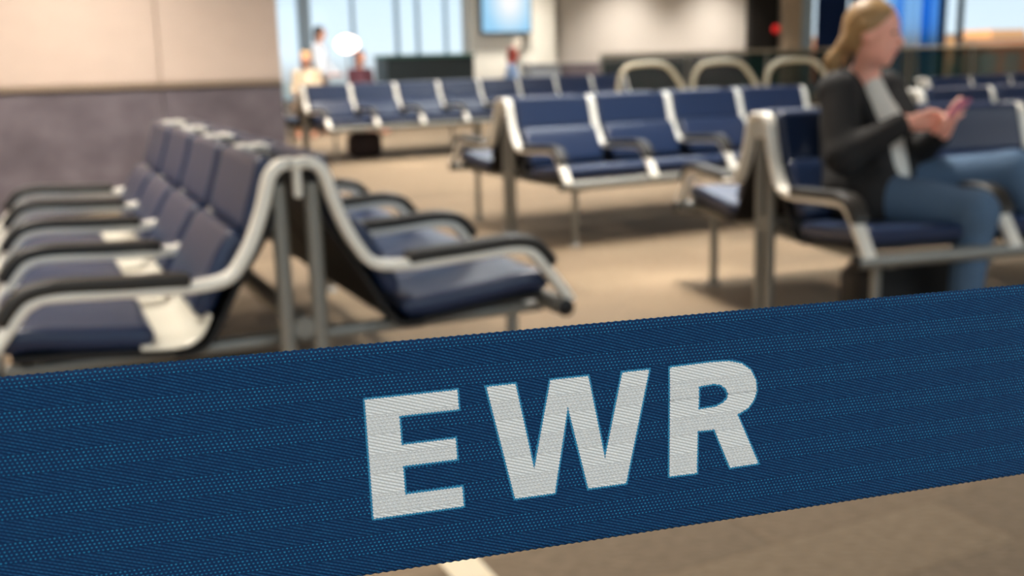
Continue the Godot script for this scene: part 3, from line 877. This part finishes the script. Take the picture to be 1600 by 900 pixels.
# ---------------------------------------------------------------- background things
func screen() -> void:
	var s := thing("display_screen", "bright cyan display screen hanging on the pale pier", "screen", rp(8.72, 0, 17.86), TURN)
	obj("bezel", Shape.new().box(Vector3(0, 2.42, 0), Vector3(1.03, 1.70, 0.08), 0.012).mesh(), M.frame_blue, s)
	var im := Image.create(64, 96, false, Image.FORMAT_RGB8)
	for y in 96:
		for x in 64:
			var d := Vector2((x - 36) / 26.0, (y - 64) / 30.0).length()
			im.set_pixel(x, y, Color(0.62, 0.84, 0.98).lerp(Color(1, 1, 1), clampf(1.25 - d, 0.0, 1.0)))
	var m := mat(Color(0.02, 0.02, 0.02), 0.3)
	m.emission_enabled = true
	m.emission_operator = BaseMaterial3D.EMISSION_OP_MULTIPLY
	m.emission = Color.WHITE
	m.emission_energy_multiplier = 1.0
	m.emission_texture = ImageTexture.create_from_image(im)
	var q := QuadMesh.new()
	q.size = Vector2(0.97, 1.64)
	obj("screen_face", q, m, s, Vector3(0, 2.42, 0.042))
	var l := AreaLight3D.new()
	l.name = "screen_light"
	l.area_size = Vector2(0.97, 1.64)
	l.light_color = Color(0.8, 0.92, 1.0)
	l.light_energy = 0.25
	l.shadow_enabled = true
	l.position = Vector3(0, 2.42, 0.06)
	l.rotation.y = PI
	s.add_child(l)

func loop_rail(x: float, label: String) -> void:
	var o := thing("loop_rail", label, "rail", Vector3(x, 0, -11.0), 0.0, "pale tubular loop rails")
	var p := smooth([Vector3(-0.34, 0.02, 0), Vector3(-0.34, 0.60, 0), Vector3(-0.34, 0.86, 0), Vector3(-0.27, 0.985, 0), Vector3(-0.14, 1.02, 0), Vector3(0.06, 1.02, 0), Vector3(0.17, 0.97, 0), Vector3(0.27, 0.84, 0), Vector3(0.32, 0.74, 0), Vector3(0.33, 0.62, 0), Vector3(0.33, 0.02, 0)], 5)
	obj("tube", Shape.new().tube(p, 0.026, 14, Vector3(0, 0, 1)).mesh(), M.loop, o)
	for x0 in [-0.34, 0.33]:
		obj("foot", Shape.new().lathe(Vector3(x0, 0, 0), [Vector2(0.001, 0), Vector2(0.034, 0), Vector2(0.034, 0.012), Vector2(0.028, 0.02), Vector2(0.001, 0.02)], 18).mesh(), M.loop, o)

func balustrade() -> void:
	var o := thing("glass_balustrade", "long tinted glass balustrade with a pale top rail", "balustrade", rp(0, 0, 16.0), TURN)
	obj("top_rail", Shape.new().box(Vector3(16.8, 1.145, 0), Vector3(14.4, 0.055, 0.08), 0.012).mesh(), M.rail, o)
	obj("bottom_rail", Shape.new().box(Vector3(16.8, 0.05, 0), Vector3(14.4, 0.1, 0.06), 0.01).mesh(), M.rail, o)
	for k in 9:
		obj("post", Shape.new().box(Vector3(9.62 + 1.8 * k, 0.57, 0), Vector3(0.05, 1.12, 0.05), 0.006).mesh(), M.leg, o)
		if k < 8:
			obj("glass_panel", Shape.new().box(Vector3(10.52 + 1.8 * k, 0.61, 0), Vector3(1.72, 1.0, 0.014), 0.003).mesh(), M.tint, o)

func counter() -> void:
	var o := thing("low_counter", "low dark counter standing under the far bright windows", "counter", rp(7.0, 0, 17.6), TURN)
	obj("body", Shape.new().box(Vector3(0, 0.59, 0), Vector3(1.62, 1.18, 0.6), 0.015).mesh(), M.counter, o)
	obj("top", Shape.new().box(Vector3(0, 1.205, 0), Vector3(1.66, 0.05, 0.66), 0.01).mesh(), M.green_trim, o)
	obj("plinth", Shape.new().box(Vector3(0, 0.03, 0.01), Vector3(1.58, 0.06, 0.58), 0.006).mesh(), M.dark, o)

func small_things() -> void:
	# glowing lamp among the far people
	var o := thing("globe_lamp", "glowing white globe lamp on a thin stand before the far windows", "lamp", rp(5.55, 0, 17.4), 0.0)
	obj("base", Shape.new().lathe(Vector3.ZERO, [Vector2(0.001, 0), Vector2(0.14, 0), Vector2(0.14, 0.015), Vector2(0.03, 0.03), Vector2(0.001, 0.03)], 20).mesh(), M.dark, o)
	obj("pole", Shape.new().tube([Vector3(0, 0.02, 0), Vector3(0, 1.26, 0)], 0.014).mesh(), M.dark, o)
	var g := mat(Color(1, 0.95, 0.9), 0.5)
	g.emission_enabled = true
	g.emission = Color(1.0, 0.86, 0.80)
	g.emission_energy_multiplier = 5.0
	var prof := []
	for k in 13: prof.append(Vector2(maxf(0.001, 0.19 * sin(PI * k / 12.0)), 1.42 - 0.14 * cos(PI * k / 12.0)))
	obj("lamp_globe", Shape.new().lathe(Vector3.ZERO, prof, 24).mesh(), g, o)
	var l := OmniLight3D.new()
	l.name = "globe_light"
	l.light_color = Color(1.0, 0.86, 0.78)
	l.light_energy = 0.25
	l.light_size = 0.18
	l.omni_range = 40.0
	l.shadow_enabled = true
	l.position = Vector3(0, 1.44, 0)
	o.add_child(l)
	# round fitting under the screen
	var c := thing("round_fitting", "small round white fitting with dark bracket below the bright screen", "fitting", rp(8.95, 1.4, 17.9), TURN)
	obj("ring", Shape.new().tube(ring_path(Vector3(0, 0, 0.05), Vector3(0, 0, 1), 0.075), 0.02, 10).mesh(), M.pale, c)
	obj("disc", Shape.new().box(Vector3(0, 0, 0.03), Vector3(0.12, 0.12, 0.02), 0.006).mesh(), M.beige, c)
	obj("bracket", Shape.new().box(Vector3(0.12, 0.0, -0.02), Vector3(0.07, 0.26, 0.08), 0.01).mesh(), M.dark, c)
	# red signal on the dark column
	var r := mat(Color(0.8, 0.1, 0.1), 0.4)
	r.emission_enabled = true
	r.emission = Color(0.9, 0.12, 0.12)
	r.emission_energy_multiplier = 0.5
	var s := thing("signal_lamp", "small red signal lamp on the dark column", "lamp", rp(15.72, 1.62, 18.78), TURN)
	obj("box", Shape.new().box(Vector3(0, 0, -0.01), Vector3(0.2, 0.26, 0.06), 0.01).mesh(), M.dark, s)
	obj("lamp_lens", Shape.new().lathe(Vector3(0, 0, 0.02), [Vector2(0.09, 0.0), Vector2(0.085, 0.03), Vector2(0.05, 0.05), Vector2(0.001, 0.055)], 18, Basis(Vector3.RIGHT, PI / 2)).mesh(), r, s)
	# flat cream strip on the carpet
	var t := obj("floor_strip", Shape.new().box(Vector3.ZERO, Vector3(0.085, 0.003, 1.1), 0.001).mesh(), M.pale_strip, self, Vector3(-0.03, 0.0022, -1.95))
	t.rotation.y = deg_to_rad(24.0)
	tag(t, "flat cream strip lying on the carpet below the belt", "pale_strip")
	# grey cabinet by the pier
	var k := thing("side_cabinet", "pale grey cabinet standing before the pale pier", "cabinet", rp(9.25, 0, 17.55), TURN)
	obj("body", Shape.new().box(Vector3(0, 0.52, 0), Vector3(0.62, 1.0, 0.42), 0.012).mesh(), mat(Color(0.62, 0.65, 0.68), 0.5), k)
	obj("top", Shape.new().box(Vector3(0, 1.03, 0), Vector3(0.66, 0.03, 0.46), 0.008).mesh(), M.pale, k)
	# black bag under the seated woman
	var bb := thing("shoulder_bag", "black shoulder bag on the carpet under the seated woman", "bag", Vector3(1.50, 0, -4.02), 0.26)
	obj("body", Shape.new().box(Vector3(0, 0.155, 0), Vector3(0.44, 0.31, 0.20), 0.05).mesh(), M.dark, bb)
	obj("flap", Shape.new().box(Vector3(0, 0.22, 0.102), Vector3(0.40, 0.17, 0.012), 0.005).mesh(), M.shell, bb)
	obj("strap", Shape.new().tube(smooth([Vector3(-0.2, 0.27, 0.02), Vector3(-0.17, 0.325, 0.05), Vector3(0.0, 0.33, 0.06), Vector3(0.17, 0.325, 0.05), Vector3(0.2, 0.27, 0.02)], 4), 0.009, 8, Vector3(0, 0, 1)).mesh(), M.shell, bb)
	# dark bag under the far row
	var b := thing("carry_bag", "dark brown carry bag on the floor under the far row", "bag", Vector3(-1.72, 0, -12.75), 0.55)
	obj("body", Shape.new().box(Vector3(0, 0.15, 0), Vector3(0.40, 0.30, 0.24), 0.06).mesh(), mat(Color(0.13, 0.07, 0.07), 0.7), b)
	obj("handle", Shape.new().tube(smooth([Vector3(-0.1, 0.29, 0), Vector3(-0.07, 0.34, 0), Vector3(0.07, 0.34, 0), Vector3(0.1, 0.29, 0)], 4), 0.012, 8, Vector3(0, 0, 1)).mesh(), M.dark, b)

func outside() -> void:
	var g := struct("ground", Shape.new().box(Vector3(60, -4.3, -170), Vector3(700, 0.4, 299), 0.1).mesh(), M.apron, "pale concrete apron outside the windows")
	g.set_meta("category", "ground")
	var n := 0
	for a in [[86, 150, 30, 8.0], [120, 152, 24, 6.8], [150, 150, 28, 7.6], [182, 154, 26, 6.6], [212, 150, 26, 7.4]]:
		var names := ["with a wide door", "with three doors", "with a low annex", "with a stepped roof", "with a tall end bay"]
		var h := thing("airport_building", "low orange sunlit building beyond the apron " + names[n], "building", rp(a[0], -4.1, a[1]), TURN)
		var m: Material = M.orange if n % 2 else M.orange_b
		obj("wall", Shape.new().box(Vector3(0, a[3] * 0.5, 0), Vector3(a[2], a[3], 14), 0.1).mesh(), m, h)
		obj("roof", Shape.new().box(Vector3(0, a[3] + 0.2, 0), Vector3(a[2] + 0.8, 0.4, 14.8), 0.1).mesh(), M.beige, h)
		for k in [1, 3, 2, 2, 1][n]:
			obj("door", Shape.new().box(Vector3((k - 1) * 6.5, 2.2, 7.05), Vector3(4.5, 4.4, 0.2), 0.05).mesh(), M.beige, h)
		if n == 2: obj("annex", Shape.new().box(Vector3(0, 2.0, 10), Vector3(7, 4.0, 6), 0.1).mesh(), M.orange_b, h)
		if n == 3: obj("upper_storey", Shape.new().box(Vector3(5, a[3] + 1.2, -2), Vector3(10, 2.0, 8), 0.1).mesh(), M.orange_b, h)
		if n == 4: obj("end_bay", Shape.new().box(Vector3(9, 5.0, 1), Vector3(7, 10.0, 13), 0.1).mesh(), M.orange_b, h)
		n += 1

func _ready() -> void:
	rng.seed = 7
	make_materials()
	set_up()
	for a in [[-2.0, 1.5], [-4.5, 4.2], [-0.6, 4.2], [3.0, 4.3], [8.0, 4.2], [11.0, 4.2], [-5.0, 7.5], [-2.2, 7.5], [0.6, 7.6], [4.6, 8.2], [10.0, 8.0], [13, 8.2], [4.2, 11.0], [11, 12.5], [14.5, 11.8], [18, 11.8], [4.6, 15.5], [8.9, 17.0], [12.0, 17.9], [14.2, 17.9], [19.0, 15.5]]:
		ceiling_lamp(a[0], a[1])
	for a in [[-6, -3.0], [-1, -3.0], [4, -3.0], [9, -3.0]]:
		fill_strip(a[0], a[1], "queue")
	fill_strip(4.3, 5.5, "middle bench")  # added for bright highlights along the cushion edges
	for a in [[6.2, 13.8], [7.6, 10.2]]:  # added so the rear seats mirror a white panel
		fill_strip(a[0], a[1], "far rows of seats")
	room()
	bench_meshes()
	bench(-0.553, -2.751, 24.44, 4, [1, -1], "double-sided navy bench with four seat rows running up to the cream wall", -1)
	bench(-0.025, -6.732, -62.79, 4, [1, -1], "double-sided navy bench in the middle of the carpet with a free end leg")
	bench(1.035, -4.362, -75.08, 3, [1, -1], "double-sided navy bench on which the woman in the black blazer sits")
	bench(-2.42, -12.609, -57.33, 8, [1, -1], "long navy bench row standing before the far bright windows")
	bench(2.51, -6.64, -64.53, 4, [1], "single navy bench right behind the seated woman")
	bench(3.50, -9.10, -56.0, 4, [1], "navy bench before the glass balustrade and the blue tinted panes")
	belt()
	woman()
	screen()
	balustrade()
	counter()
	loop_rail(1.49, "pale tubular loop rail rising behind the second backrest of the middle bench")
	loop_rail(2.25, "pale tubular loop rail rising behind the third backrest of the middle bench")
	loop_rail(3.0, "pale tubular loop rail rising behind the fourth backrest of the middle bench")
	far_person(rp(4.95, 0, 17.0), TURN + 0.9, false, "standing dark haired person in a white shirt by the far windows", Color(0.16, 0.14, 0.14), Color(0.85, 0.88, 0.92), Color(0.6, 0.45, 0.3))
	far_person(rp(5.45, 0, 16.5), TURN + 0.2, true, "seated person in maroon clothes below the glowing globe lamp", Color(0.30, 0.13, 0.12), Color(0.33, 0.17, 0.21), Color(0.25, 0.14, 0.18))
	far_person(rp(4.55, 0, 16.4), TURN - 0.4, true, "seated fair haired person in cream clothes beside the cream wall", Color(0.80, 0.62, 0.40), Color(0.88, 0.80, 0.68), Color(0.75, 0.55, 0.38))
	far_person(rp(8.35, 0, 16.9), TURN + 0.9, true, "seated person in a pale blue shirt under the bright screen", Color(0.55, 0.22, 0.18), Color(0.55, 0.66, 0.82), Color(0.12, 0.13, 0.18), Color(0.82, 0.38, 0.32))
	small_things()
	outside()
